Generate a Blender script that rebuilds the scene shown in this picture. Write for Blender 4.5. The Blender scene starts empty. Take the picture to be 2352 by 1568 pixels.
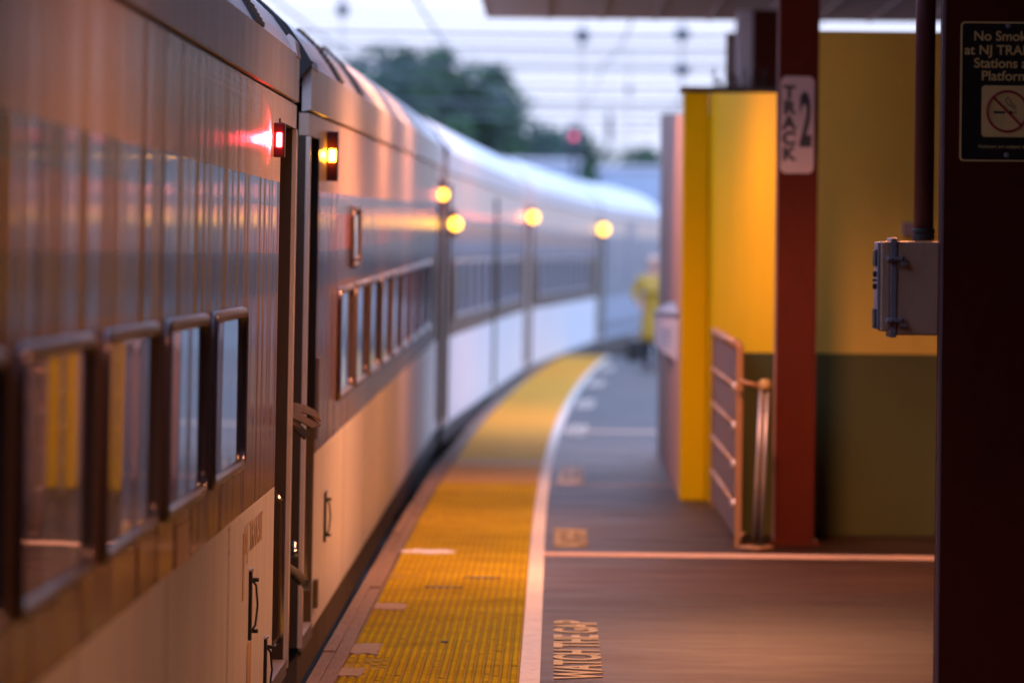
import bpy, bmesh, math, random
from mathutils import Vector, Matrix
random.seed(7)
R = math.radians
sc = bpy.context.scene
COL = sc.collection

# ------------------------------------------------------------------ camera
H = 1.56                      # eye height over the platform
FPX, W2, H2 = 13067.0, 1176.0, 784.0     # 200 mm lens in the 2352 x 1568 reading of the photograph
YAW, PITCH, ROLL = .00727, .01538, .0105
fw = Vector((-math.sin(YAW)*math.cos(PITCH), math.cos(YAW)*math.cos(PITCH), -math.sin(PITCH)))
r0 = Vector((math.cos(YAW), math.sin(YAW), 0)); u0 = r0.cross(fw)
rt = r0*math.cos(ROLL)+u0*math.sin(ROLL); up = rt.cross(fw)
CAM = Vector((0, 0, H))
def at(x, y, Y):
    """world point on the plane Y that a measurement (x, y) of the photograph stands for"""
    d = fw*FPX + rt*(x-W2) - up*(y-H2)
    return CAM + d*(Y/d.y)
cd = bpy.data.cameras.new('camera'); co = bpy.data.objects.new('camera', cd); COL.objects.link(co)
m = Matrix((rt, up, -fw)).transposed().to_4x4(); m.translation = CAM; co.matrix_world = m
cd.lens = 200; cd.sensor_width = 36; cd.sensor_fit = 'HORIZONTAL'; cd.clip_end = 4000; cd.clip_start = .1
cd.dof.use_dof = True; cd.dof.focus_distance = 20.6; cd.dof.aperture_fstop = 3.0; cd.dof.aperture_blades = 9
sc.camera = co

# ------------------------------------------------------------------ materials
def nt(name):
    mt = bpy.data.materials.new(name); mt.use_nodes = True
    n = mt.node_tree.nodes; l = mt.node_tree.links
    return mt, n, l, n['Principled BSDF']
def mixcol(n, l, fac, a, b):
    mx = n.new('ShaderNodeMix'); mx.data_type = 'RGBA'
    if isinstance(fac, (int, float)): mx.inputs[0].default_value = fac
    else: l.new(fac, mx.inputs[0])
    for i, c in ((6, a), (7, b)):
        if isinstance(c, tuple): mx.inputs[i].default_value = (*c, 1)
        else: l.new(c, mx.inputs[i])
    return mx.outputs[2]
def coords(n, l, scale=(1, 1, 1), kind='Object'):
    tc = n.new('ShaderNodeTexCoord'); mp = n.new('ShaderNodeMapping'); mp.inputs['Scale'].default_value = scale
    l.new(tc.outputs[kind], mp.inputs[0]); return mp.outputs[0]
def noise(n, l, vec, scale, detail=4, rough=.6):
    t = n.new('ShaderNodeTexNoise'); t.inputs['Scale'].default_value = scale
    t.inputs['Detail'].default_value = detail; t.inputs['Roughness'].default_value = rough
    l.new(vec, t.inputs['Vector']); return t.outputs['Fac']
def ramp(n, l, fac, stops):
    r = n.new('ShaderNodeValToRGB'); l.new(fac, r.inputs[0]); e = r.color_ramp.elements
    while len(e) < len(stops): e.new(.5)
    for i, (p, c) in enumerate(stops):
        e[i].position = p; e[i].color = (*c, 1) if isinstance(c, tuple) else (c, c, c, 1)
    return r.outputs[0]
def bump(n, l, b, h, strength, dist=.01, prev=None):
    bp = n.new('ShaderNodeBump'); bp.inputs['Strength'].default_value = strength; bp.inputs['Distance'].default_value = dist
    l.new(h, bp.inputs['Height'])
    if prev: l.new(prev, bp.inputs['Normal'])
    if b: l.new(bp.outputs[0], b.inputs['Normal'])
    return bp.outputs[0]
def paint(name, c, rough=.5, metal=0, var=.12, sc_=3, bmp=.15, grime=(.1, .07, .05), gamt=.25, coat=0, spec=.5, stretch=(1, 1, .4)):
    """painted or metal surface with mottling, streaks of dirt and a slightly uneven face"""
    mt, n, l, b = nt(name)
    v = coords(n, l, stretch)
    a = noise(n, l, v, sc_, 6)
    c1 = tuple(min(1, x*(1-var)) for x in c); c2 = tuple(min(1, x*(1+var)) for x in c)
    base = mixcol(n, l, ramp(n, l, a, [(.3, 0.), (.7, 1.)]), c1, c2)
    g = ramp(n, l, noise(n, l, v, sc_*3.7, 8, .7), [(.52, 0.), (.75, gamt)])
    l.new(mixcol(n, l, g, base, grime), b.inputs['Base Color'])
    rr = n.new('ShaderNodeMapRange'); l.new(a, rr.inputs[0]); rr.inputs[3].default_value = max(.03, rough-.08); rr.inputs[4].default_value = min(1, rough+.1)
    l.new(rr.outputs[0], b.inputs['Roughness'])
    b.inputs['Metallic'].default_value = metal; b.inputs['Coat Weight'].default_value = coat; b.inputs['Coat Roughness'].default_value = .08
    b.inputs['Specular IOR Level'].default_value = spec
    if bmp: bump(n, l, b, noise(n, l, v, sc_*6, 5), bmp, .004)
    return mt
def emit(name, c, s):
    mt, n, l, b = nt(name); b.inputs['Base Color'].default_value = (*c, 1)
    b.inputs['Emission Color'].default_value = (*c, 1); b.inputs['Emission Strength'].default_value = s; return mt

def streaky(name, c, rough, metal, wob, dirt=.25, bands=None, coat=0, fine=.5, dull=0, brush=0):
    """train side sheet: slightly oil-canned along its length, hence upright streaks of reflection"""
    mt, n, l, b = nt(name)
    v = coords(n, l, (1, 1, .035))
    v2 = coords(n, l, (1, 1, .12))
    big = noise(n, l, v, 1.9, 2, .5); mid = noise(n, l, v, 5.0, 2, .5); fn = noise(n, l, v, 38, 4, .6)
    p = bump(n, l, None, big, 1, wob*1.6)
    p = bump(n, l, None, mid, 1, wob*.42, p)
    if brush: p = bump(n, l, None, noise(n, l, coords(n, l, (1, .25, 90)), 1, 2), 1, brush, p)
    bump(n, l, b, fn, fine, wob*.07, p)
    st = ramp(n, l, noise(n, l, v2, 9, 7, .7), [(.42, 0.), (.8, dirt)])
    base = c
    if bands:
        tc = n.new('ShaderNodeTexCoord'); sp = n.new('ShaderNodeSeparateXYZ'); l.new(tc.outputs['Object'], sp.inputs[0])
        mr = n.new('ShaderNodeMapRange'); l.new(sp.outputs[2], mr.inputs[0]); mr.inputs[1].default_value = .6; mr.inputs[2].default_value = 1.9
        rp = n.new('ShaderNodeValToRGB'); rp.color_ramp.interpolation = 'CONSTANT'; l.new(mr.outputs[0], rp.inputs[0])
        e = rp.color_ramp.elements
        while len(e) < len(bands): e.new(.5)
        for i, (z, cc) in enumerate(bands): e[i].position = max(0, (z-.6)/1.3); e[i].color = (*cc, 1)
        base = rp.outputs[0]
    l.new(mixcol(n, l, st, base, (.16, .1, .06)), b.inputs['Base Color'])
    rr = n.new('ShaderNodeMapRange'); l.new(noise(n, l, v2, 4, 5), rr.inputs[0]); rr.inputs[3].default_value = rough*.75; rr.inputs[4].default_value = rough*1.35
    l.new(rr.outputs[0], b.inputs['Roughness'])
    b.inputs['Metallic'].default_value = metal; b.inputs['Coat Weight'].default_value = coat; b.inputs['Coat Roughness'].default_value = .06
    if dull:      # film of grime over the sheet
        df = n.new('ShaderNodeBsdfDiffuse'); l.new(b.inputs['Base Color'].links[0].from_socket, df.inputs[0])
        ms = n.new('ShaderNodeMixShader'); ms.inputs[0].default_value = dull; l.new(b.outputs[0], ms.inputs[1]); l.new(df.outputs[0], ms.inputs[2])
        l.new(ms.outputs[0], n['Material Output'].inputs[0])
    return mt

M = {}
M['silver'] = streaky('brushed_silver', (.74, .53, .42), .24, .6, .010, .3, dull=.52, brush=.0012)
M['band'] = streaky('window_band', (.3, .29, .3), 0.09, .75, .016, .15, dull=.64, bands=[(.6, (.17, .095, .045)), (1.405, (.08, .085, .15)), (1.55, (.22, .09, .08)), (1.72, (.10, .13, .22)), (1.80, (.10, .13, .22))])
M['white'] = streaky('pale_lower_sheet', (.8, .77, .77), .5, .0, .004, .3)
M['fascia'] = streaky('fascia_sheet', (.74, .64, .62), .38, .45, .006, .3)
M['roof'] = paint('roof_sheet', (.74, .75, .78), .32, .35, .06, 1.5, .1, gamt=.2)
M['grill'] = paint('grill_black', (.035, .035, .04), .5, .2)
M['sill'] = paint('underframe', (.09, .065, .05), .7, .1, .3)
M['post'] = paint('lit_door_post_edge', (.9, .78, .68), .32, .4, .05)  # pale colour paints the lit edge of the corner posts
M['jamb'] = paint('door_jamb_brown', (.06, .042, .03), .5, .2, .1, gamt=.3)
M['blackdoor'] = paint('dark_door', (.02, .016, .016), .35, .1, .1)
M['olive'] = paint('door_lower_olive', (.16, .11, .05), .45, .3, .1)
M['chrome'] = paint('worn_chrome', (.7, .68, .66), .16, 1, .05, 5, .05)
M['wframe'] = paint('window_frame_rubber', (.16, .12, .13), .3, .5, .08, 4, .1)
M['dark'] = paint('near_black', (.02, .018, .018), .6)
M['lampbox'] = paint('lamp_housing', (.12, .02, .02), .35, .3)
M['lens_red'] = emit('red_lens', (1, .035, .045), 32)
M['lens_amber'] = emit('amber_lens', (1, .40, .02), 60)
M['lens_far'] = emit('far_amber_lens', (1, .47, .035), 8)
M['lens_dull'] = paint('unlit_red_lens', (.22, .03, .02), .25, 0, .1)
M['web'] = paint('webbing', (.17, .085, .03), .85, 0, .2, 40, .5)
M['rope'] = paint('rope', (.2, .15, .08), .95, 0, .3, 60, .6)
M['decal'] = paint('aged_decal', (.62, .42, .24), .6, 0, .3, 20, .1)
M['sticker'] = paint('pale_sticker', (.85, .62, .45), .6, 0, .1)
M['redsteel'] = paint('oxide_red_steel', (.085, .011, .003), .6, 0, .15, 4, .25, grime=(.03, .008, .004), gamt=.4, spec=.15)
M['flange'] = paint('lit_flange_edge', (.32, .2, .22), .35, .2, .1, 6)  # lighter colour paints the lit strip along the column flange
M['conduit'] = paint('conduit_paint', (.085, .022, .026), .38, 0, .1, 6)
M['yellow'] = paint('yellow_wall_paint', (.80, .50, .0), .65, 0, .05, 2, .12, grime=(.5, .24, .0), gamt=.15, spec=.08)
M['tan'] = paint('dimmed_yellow_paint', (.74, .52, .075), .5, 0, .06, 2, .12, grime=(.3, .18, .06), gamt=.15)  # same yellow paint as the stairwell, its weaker light put into the colour
M['green'] = paint('olive_green_paint', (.085, .095, .028), .4, 0, .1, 2, .12)
M['pink'] = paint('mauve_wall', (.42, .26, .23), .6, 0, .06, 2, .2)
M['railbrown'] = paint('railing_paint', (.36, .19, .09), .4, .2, .1)
M['mesh'] = paint('infill_panel', (.17, .13, .15), .5, .3, .1)
M['railgrey'] = paint('galvanised_rail', (.5, .45, .45), .35, .6, .1)
M['enam'] = paint('box_enamel', (.6, .36, .24), .5, .15, .1, 7, .2)
M['boxside'] = paint('box_trim', (.3, .26, .3), .4, .3, .1, 7, .1)
M['signwhite'] = paint('sign_white', (.55, .42, .4), .45, 0, .08, 6, .05)
M['signblack'] = paint('sign_black', (.012, .01, .012), .3)
M['signgold'] = paint('sign_gold', (.85, .58, .22), .45, 0, .05)
M['signred'] = paint('sign_red', (.4, .02, .02), .5, 0, .05)
M['ink'] = paint('sign_ink', (.03, .03, .04), .5)
M['canopy'] = paint('canopy_boards', (.5, .31, .24), .6, 0, .15, 2, .3)
M['concrete'] = paint('concrete_edge', (.4, .36, .34), .85, 0, .12, 5, .5)
M['wood'] = paint('weathered_board', (.2, .13, .085), .85, 0, .3, 14, .8, grime=(.06, .04, .03), gamt=.7, stretch=(6, .35, 1))
M['border'] = paint('border_paint', (.66, .56, .44), .6, 0, .08, 6, .3, grime=(.2, .12, .08), gamt=.45, stretch=(1, .5, 1))
M['seam'] = paint('pale_line', (.56, .36, .24), .7, 0, .1, 5)
M['textpaint'] = paint('stencil_paint', (.5, .34, .12), .6, 0, .2, 12, .1, grime=(.12, .06, .04), gamt=.9)
M['spill'] = paint('white_spill', (.85, .82, .85), .5, 0, .05)
M['patch'] = paint('mortar_patch', (.3, .2, .11), .85, 0, .2, 15, .6)
M['rail'] = paint('rail_steel', (.22, .17, .14), .4, .8)
M['loco'] = paint('locomotive_grey', (.27, .33, .44), .35, .3, .08, 1)
M['locodark'] = paint('locomotive_dark', (.09, .11, .17), .3, .2)
M['pole'] = paint('catenary_steel', (.1, .12, .14), .7, .2)
M['insul'] = paint('insulator_dark', (.05, .07, .09), .4)
M['bark'] = paint('bark', (.07, .06, .05), .9)
M['skin'] = paint('skin', (.62, .32, .24), .5, 0, .05)
M['coat'] = paint('yellow_coat', (.45, .3, .03), .6, 0, .08)
M['trouser'] = paint('dark_trousers', (.02, .02, .03), .8)
M['hair'] = paint('fair_hair', (.55, .38, .3), .6)
M['panelwhite'] = paint('white_panel', (.72, .7, .78), .5, 0, .05)
M['farwall'] = paint('pale_building', (.4, .46, .56), .8, 0, .1, 1)

def asphalt():
    mt, n, l, b = nt('platform_asphalt'); v = coords(n, l, (1, 1, 1)); vx = coords(n, l, (.6, 1.0, 1))
    base = mixcol(n, l, ramp(n, l, noise(n, l, vx, 1.3, 8, .65), [(.3, 0.), (.72, 1.)]), (.022, .0100, .007), (.042, .020, .0135))
    st = ramp(n, l, noise(n, l, vx, 5, 8, .7), [(.5, 0.), (.74, .5)])
    l.new(mixcol(n, l, st, base, (.03, .022, .02)), b.inputs['Base Color'])
    rr = n.new('ShaderNodeMapRange'); l.new(noise(n, l, vx, 2.4, 6), rr.inputs[0]); rr.inputs[3].default_value = .3; rr.inputs[4].default_value = .62
    l.new(rr.outputs[0], b.inputs['Roughness'])
    b.inputs['Specular IOR Level'].default_value = .12
    bump(n, l, b, noise(n, l, v, 60, 6, .7), .5, .006); return mt
M['asphalt'] = asphalt()
def tactile(name):
    mt, n, l, b = nt(name); v = coords(n, l, (1, 1, 1)); tc = n.new('ShaderNodeTexCoord'); sp = n.new('ShaderNodeSeparateXYZ'); l.new(tc.outputs['Object'], sp.inputs[0])
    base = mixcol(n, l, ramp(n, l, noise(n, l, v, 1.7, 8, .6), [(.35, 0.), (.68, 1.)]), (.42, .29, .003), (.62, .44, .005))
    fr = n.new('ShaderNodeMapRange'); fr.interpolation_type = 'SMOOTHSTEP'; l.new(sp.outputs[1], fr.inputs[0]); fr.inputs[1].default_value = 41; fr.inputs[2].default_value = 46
    base = mixcol(n, l, fr.outputs[0], base, mixcol(n, l, ramp(n, l, noise(n, l, v, 1.1, 6, .6), [(.35, 0.), (.68, 1.)]), (.68, .30, .02), (.8, .37, .03)))   # more orange base colour farther on
    # dirt: darker between the domes (low), patches worn through
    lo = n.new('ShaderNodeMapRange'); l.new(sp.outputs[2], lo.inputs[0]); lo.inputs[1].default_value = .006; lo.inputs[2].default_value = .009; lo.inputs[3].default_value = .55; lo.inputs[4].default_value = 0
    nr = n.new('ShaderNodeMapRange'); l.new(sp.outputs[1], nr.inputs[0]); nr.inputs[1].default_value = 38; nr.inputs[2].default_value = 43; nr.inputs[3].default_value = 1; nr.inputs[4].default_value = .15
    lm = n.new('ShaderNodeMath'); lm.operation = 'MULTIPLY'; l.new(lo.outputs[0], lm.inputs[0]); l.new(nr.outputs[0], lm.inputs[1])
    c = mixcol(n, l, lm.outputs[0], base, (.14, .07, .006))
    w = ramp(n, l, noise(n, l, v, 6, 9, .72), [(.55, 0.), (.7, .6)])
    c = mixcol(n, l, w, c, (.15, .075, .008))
    # paler, mauve stretch partway along
    wv = n.new('ShaderNodeMapRange'); wv.interpolation_type = 'SMOOTHSTEP'; l.new(sp.outputs[1], wv.inputs[0]); wv.inputs[1].default_value = 38.2; wv.inputs[2].default_value = 38.9
    wx = n.new('ShaderNodeMapRange'); wx.interpolation_type = 'SMOOTHSTEP'; l.new(sp.outputs[1], wx.inputs[0]); wx.inputs[1].default_value = 43.6; wx.inputs[2].default_value = 42.6
    mm = n.new('ShaderNodeMath'); mm.operation = 'MULTIPLY'; l.new(wv.outputs[0], mm.inputs[0]); l.new(wx.outputs[0], mm.inputs[1])
    m2 = n.new('ShaderNodeMath'); m2.operation = 'MULTIPLY'; l.new(mm.outputs[0], m2.inputs[0]); m2.inputs[1].default_value = .6
    c = mixcol(n, l, m2.outputs[0], c, (.46, .27, .19))
    l.new(c, b.inputs['Base Color']); b.inputs['Roughness'].default_value = .65; b.inputs['Specular IOR Level'].default_value = .03
    bump(n, l, b, noise(n, l, v, 70, 6, .7), .5, .004); return mt
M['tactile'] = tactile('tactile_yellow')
def glass():
    mt, n, l, b = nt('window_glass')
    v = coords(n, l, (1, 1, .25)); b.inputs['Base Color'].default_value = (.035, .04, .05, 1); b.inputs['Roughness'].default_value = .03
    b.inputs['Specular IOR Level'].default_value = .5; b.inputs['IOR'].default_value = 1.45
    p = bump(n, l, None, noise(n, l, v, 1.3, 1), 1, .009)
    l.new(p, b.inputs['Normal']); return mt
M['glass'] = glass()
def ballast():
    mt, n, l, b = nt('ballast'); v = coords(n, l)
    vo = n.new('ShaderNodeTexVoronoi'); vo.inputs['Scale'].default_value = 18; l.new(v, vo.inputs['Vector'])
    l.new(mixcol(n, l, vo.outputs['Color'], (.1, .09, .085), (.2, .18, .17)), b.inputs['Base Color']); b.inputs['Roughness'].default_value = .95
    bump(n, l, b, vo.outputs['Distance'], 1, .03); return mt
M['ballast'] = ballast()
def leafmat(name, c1, c2):
    mt, n, l, b = nt(name); v = coords(n, l)
    l.new(mixcol(n, l, ramp(n, l, noise(n, l, v, .5, 5), [(.35, 0.), (.65, 1.)]), c1, c2), b.inputs['Base Color']); b.inputs['Roughness'].default_value = .7
    return mt
M['leafA'] = leafmat('leaves_dark', (.03, .085, .06), (.06, .135, .075))
M['leafB'] = leafmat('leaves_mid', (.045, .105, .055), (.075, .16, .065))

# ------------------------------------------------------------------ mesh helpers
class MB:
    def __init__(s): s.bm = bmesh.new()
    def box(s, a, b):
        x0, y0, z0 = a; x1, y1, z1 = b
        v = [s.bm.verts.new(p) for p in ((x0,y0,z0),(x1,y0,z0),(x1,y1,z0),(x0,y1,z0),(x0,y0,z1),(x1,y0,z1),(x1,y1,z1),(x0,y1,z1))]
        for f in ((3,2,1,0),(4,5,6,7),(0,1,5,4),(1,2,6,5),(2,3,7,6),(3,0,4,7)): s.bm.faces.new([v[i] for i in f])
        return s
    def quad(s, pts): s.bm.faces.new([s.bm.verts.new(p) for p in pts]); return s
    def tube(s, pts, r, n=10, closed=False, cap=True):
        pts = [Vector(p) for p in pts]; rings = []; N = len(pts)
        rr = r if isinstance(r, (list, tuple)) else [r]*N
        prev = None
        for i, p in enumerate(pts):
            if closed: t = (pts[(i+1) % N]-pts[i-1])
            else: t = pts[min(i+1, N-1)]-pts[max(i-1, 0)]
            t.normalize()
            if prev is None:
                a = Vector((0, 0, 1)) if abs(t.z) < .9 else Vector((1, 0, 0)); e1 = t.cross(a).normalized()
            else: e1 = (prev-t*prev.dot(t)).normalized()
            prev = e1; e2 = t.cross(e1)
            rings.append([s.bm.verts.new(p+(e1*math.cos(2*math.pi*k/n)+e2*math.sin(2*math.pi*k/n))*rr[i]) for k in range(n)])
        for i in range(N if closed else N-1):
            a, b = rings[i], rings[(i+1) % N]
            for k in range(n): s.bm.faces.new((a[k], a[(k+1) % n], b[(k+1) % n], b[k]))
        if cap and not closed: s.bm.faces.new(rings[0][::-1]); s.bm.faces.new(rings[-1])
        return s
    def prism(s, prof, y0, y1, cap=True, closed=True):
        """profile in (x, z) swept along y"""
        a = [s.bm.verts.new((x, y0, z)) for x, z in prof]; b = [s.bm.verts.new((x, y1, z)) for x, z in prof]; n = len(prof)
        for i in range(n if closed else n-1): s.bm.faces.new((a[i], a[(i+1) % n], b[(i+1) % n], b[i]))
        if cap and closed: s.bm.faces.new(a[::-1]); s.bm.faces.new(b)
        return s
    def ribbon(s, pts, z, thick=.004):
        """strip between two polylines; pts = [(xl, xr, y)]"""
        pass
    def lathe(s, prof, c=(0, 0, 0), n=16):
        """profile in (radius, z)"""
        c = Vector(c); rings = [[s.bm.verts.new(c+Vector((r*math.cos(2*math.pi*k/n), r*math.sin(2*math.pi*k/n), z))) for k in range(n)] for r, z in prof]
        for a, b in zip(rings, rings[1:]):
            for k in range(n): s.bm.faces.new((a[k], a[(k+1) % n], b[(k+1) % n], b[k]))
        s.bm.faces.new(rings[0][::-1]); s.bm.faces.new(rings[-1]); return s
    def xf(s, mat): bmesh.ops.transform(s.bm, matrix=mat, verts=s.bm.verts); return s
    def build(s, name, mat, parent=None, bevel=0, smooth=False, seg=2):
        bmesh.ops.recalc_face_normals(s.bm, faces=s.bm.faces)
        me = bpy.data.meshes.new(name); s.bm.to_mesh(me); s.bm.free()
        o = bpy.data.objects.new(name, me); COL.objects.link(o)
        me.materials.append(M[mat] if isinstance(mat, str) else mat)
        if parent: o.parent = parent
        if bevel:
            bv = o.modifiers.new('bevel', 'BEVEL'); bv.width = bevel; bv.segments = seg; bv.limit_method = 'ANGLE'; bv.angle_limit = R(40)
        if smooth:
            for p in me.polygons: p.use_smooth = True
        return o
def tag(o, label=None, cat=None, group=None, kind=None):
    if label: o['label'] = label
    if cat: o['category'] = cat
    if group: o['group'] = group
    if kind: o['kind'] = kind
    return o
def empty(name, loc=(0, 0, 0), label=None, cat=None, group=None):
    o = bpy.data.objects.new(name, None); o.location = loc; o.empty_display_size = .2; COL.objects.link(o)
    return tag(o, label, cat, group)
def copy_tree(o, parent=None):
    c = o.copy(); COL.objects.link(c); c.parent = parent
    for ch in [x for x in bpy.data.objects if x.parent == o]: copy_tree(ch, c)
    return c
def text(name, body, size, mat, parent, loc, rot, sx=1, align='CENTER', ext=.0015, spacing=1, offset=0):
    cu = bpy.data.curves.new(name, 'FONT'); cu.body = body; cu.size = size; cu.extrude = ext; cu.align_x = align; cu.align_y = 'CENTER'
    cu.space_character = spacing; cu.offset = offset
    o = bpy.data.objects.new(name, cu); COL.objects.link(o); cu.materials.append(M[mat]); o.parent = parent
    bpy.context.view_layer.update(); me = bpy.data.meshes.new_from_object(o.evaluated_get(bpy.context.evaluated_depsgraph_get())); bpy.data.objects.remove(o)
    o = bpy.data.objects.new(name, me); COL.objects.link(o); o.parent = parent
    if not me.materials: me.materials.append(M[mat])
    o.location = loc; o.rotation_euler = rot; o.scale = (sx, 1, 1); return o

# ------------------------------------------------------------------ curve of the platform
def bend(y):                       # how far the line has swung to the right at distance y
    return 0 if y < 30 else .000278*(y-30)**2
PEND = 87.5                        # far end of the platform
def strip(name, xl, xr, z0, z1, mat, y0=-8, y1=PEND, step=1.5, **k):
    mb = MB(); ys = []; y = y0
    while y < y1: ys.append(y); y += step
    ys.append(y1); rings = []
    for y in ys:
        a = xl(y) if callable(xl) else xl; b = xr(y) if callable(xr) else xr; d = bend(y)
        rings.append([mb.bm.verts.new(p) for p in ((a+d, y, z0), (b+d, y, z0), (b+d, y, z1), (a+d, y, z1))])
    for a, b in zip(rings, rings[1:]):
        for i in range(4): mb.bm.faces.new((a[i], a[(i+1) % 4], b[(i+1) % 4], b[i]))
    mb.bm.faces.new(rings[0]); mb.bm.faces.new(rings[-1][::-1])
    return mb.build(name, mat, **k)

# setting
g = MB().quad([(-900, -300, -1.25), (900, -300, -1.25), (900, 2500, -1.25), (-900, 2500, -1.25)]).build('ground', 'ballast'); tag(g, kind='structure')
tag(strip('platform_floor', -.80, 9, -.25, 0, 'asphalt'), kind='structure')
tag(strip('platform_wall', -.62, 8.8, -1.25, -.25, 'concrete'), kind='structure')
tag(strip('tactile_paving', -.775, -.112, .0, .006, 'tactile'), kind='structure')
tag(strip('painted_border', -.111, -.036, .0, .007, 'border'), kind='structure')
# domes of the tactile paving
mb = MB(); y = 19.2; bm = mb.bm; row = 0
hexa = [(math.cos(k*math.pi/3), math.sin(k*math.pi/3)) for k in range(6)]
while y < 41.5:
    for i in range(10):
        x = -.757+i*.0655+(row % 2)*.0327
        wear = .5 if (x < -.62 and math.sin(y*2.1)+math.sin(y*5.3+1) > .9) else .02
        if x > -.128 or random.random() < wear: continue
        x += bend(y); rings = []
        for r_, z_ in ((.0135, .006), (.0118, .0105), (.007, .0120)):
            rings.append([bm.verts.new((x+r_*cx_, y+r_*cy_, z_)) for cx_, cy_ in hexa])
        for a, b in zip(rings, rings[1:]):
            for k in range(6): bm.faces.new((a[k], a[(k+1) % 6], b[(k+1) % 6], b[k]))
        bm.faces.new(rings[-1])
    y += .0327; row += 1
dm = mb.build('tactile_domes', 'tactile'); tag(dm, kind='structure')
# weathered edge boards
for (a, b, zt, sd) in ((-.885, -.835, .012, 1), (-.832, -.778, .022, 2)):
    random.seed(sd); y = -8
    while y < PEND:
        L = random.uniform(2.6, 4.2); y1 = min(y+L, PEND); dx = random.uniform(-.006, .006); dz = random.uniform(-.008, .006)
        o = strip('edge_board', a+dx, b+dx, -.12, zt+dz, 'wood', y, y1-.02, 1.0, bevel=.006); tag(o, kind='structure'); y = y1
random.seed(3)
# cross joint on the platform
q = [at(1252, 1271, 30).x, 0]
mb = MB(); mb.box((-.04, 29.42, 0), (9, 29.78, .004)); tag(mb.build('painted_line', 'seam'), kind='structure')
mb = MB(); mb.box((-.03, 38.6, 0), (3, 38.64, .003)).box((.02, 50.0, 0), (1.2, 50.5, .003)); tag(mb.build('painted_line', 'seam'), kind='structure')

# spilled white paint and mortar patches
def blob(name, mat, cx, cy, rx, ry, z, label, cat, n=22, jag=.35):
    mb = MB(); top = []; bot = []
    for k in range(n):
        a = 2*math.pi*k/n; s = (1+random.uniform(-jag, jag))*(min(1/max(abs(math.cos(a)), .01), 1/max(abs(math.sin(a)), .01)) if name == 'mortar_patch' else 1)
        top.append(mb.bm.verts.new((cx+bend(cy)+rx*s*math.cos(a)*.96, cy+ry*s*math.sin(a)*.96, z))); bot.append(mb.bm.verts.new((cx+bend(cy)+rx*s*math.cos(a), cy+ry*s*math.sin(a), 0)))
    mb.bm.faces.new(top)
    for k in range(n): mb.bm.faces.new((bot[k], bot[(k+1) % n], top[(k+1) % n], top[k]))
    return tag(mb.build(name, mat), label, cat)
blob('paint_spill', 'spill', -.64, 29.55, .15, .14, .0135, 'jagged splash of white paint across the yellow tactile paving', 'paint spill')
blob('mortar_patch', 'patch', -.70, 24.9, .07, .22, .014, 'tan mortar patch on the yellow paving beside the edge boards, farthest of three', 'mortar patch', 24, .1)
blob('mortar_patch', 'patch', -.72, 22.2, .055, .28, .015, 'tan mortar patch on the yellow paving beside the boards, between two others', 'mortar patch', 24, .13)
blob('mortar_patch', 'patch', -.735, 20.95, .05, .2, .016, 'tan mortar patch at the very bottom of the picture by the edge boards', 'mortar patch', 24, .1)
for k, (x, y_) in enumerate(((-.42, 22.7), (-.5, 26.4), (-.33, 27.2))):
    blob('dark_stain', 'sill', x, y_, .012 if k == 0 else .09, .03 if k == 0 else .05, .0132, ('small black lump of gum on the yellow tactile paving', 'long brown stain across the yellow paving, the nearer of two', 'long brown stain across the yellow paving, the farther of two')[k], 'stain')

# stencilled warning, repeated along the platform
SW = [(22.55, 'nearest'), (31.3, 'just beyond the pale cross line'), (40.3, 'in the shade edge of the canopy'), (50.5, 'first one wholly outside the canopy'), (59.5, 'the pale pink one'), (69, 'second from the far end'), (78, 'farthest of all')]
for i, (y_, w) in enumerate(SW):
    L = 3.1 if i != 1 else 1.9
    t = text('floor_lettering', 'WATCH THE GAP', .215, 'textpaint' if i < 2 else 'border', None, (.115+bend(y_), y_, .003), (0, 0, R(90)+.00056*max(0, y_-30)*-1), sx=1, ext=.001, offset=.006)
    t.scale = (L/1.62, 1.15, 1)
    tag(t, 'stencilled WATCH THE GAP on the floor, '+w, 'floor lettering', 'warning words stencilled beside the yellow strip')

# ------------------------------------------------------------------ the train
BANK = .008
def curve_roof(n=26):
    half = [(0.0, 2.137), (.008, 2.145), (.008, 2.325), (-.004, 2.335), (-.04, 2.395), (-.10, 2.478), (-.19, 2.56), (-.33, 2.66), (-.58, 2.78), (-.95, 2.88), (-1.5, 2.93)]
    return half
ROOF = curve_roof()
CW = 3.0
Z0, Z1, Z2, Z3, ZT = -.065, .692, 1.815, 2.137, 2.04
def frame_loop(y0, y1, z0, z1, r, x, n=5):
    pts = []
    for cy, cz, a0 in ((y1-r, z1-r, 0), (y0+r, z1-r, 90), (y0+r, z0+r, 180), (y1-r, z0+r, 270)):
        for k in range(n+1):
            a = R(a0+90*k/n); pts.append((x, cy+r*math.cos(a), cz+r*math.sin(a)))
    return pts
PROTO = {}
def make_window(parent, y, w=1.68, z0=.86, z1=1.36):
    key = (w, z0, z1)
    if key not in PROTO:
        g_ = MB().box((-.02, .02, z0+.02), (.004, w-.02, z1-.02)).build('window', 'glass')
        f_ = MB().tube(frame_loop(0, w, z0, z1, .06, .002), .0185, 8, closed=True).build('window_frame', 'wframe', g_, smooth=True)
        PROTO[key] = g_; g_.parent = parent; g_.location = (0, y, 0); return g_
    c = copy_tree(PROTO[key], parent); c.location = (0, y, 0); return c
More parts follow.
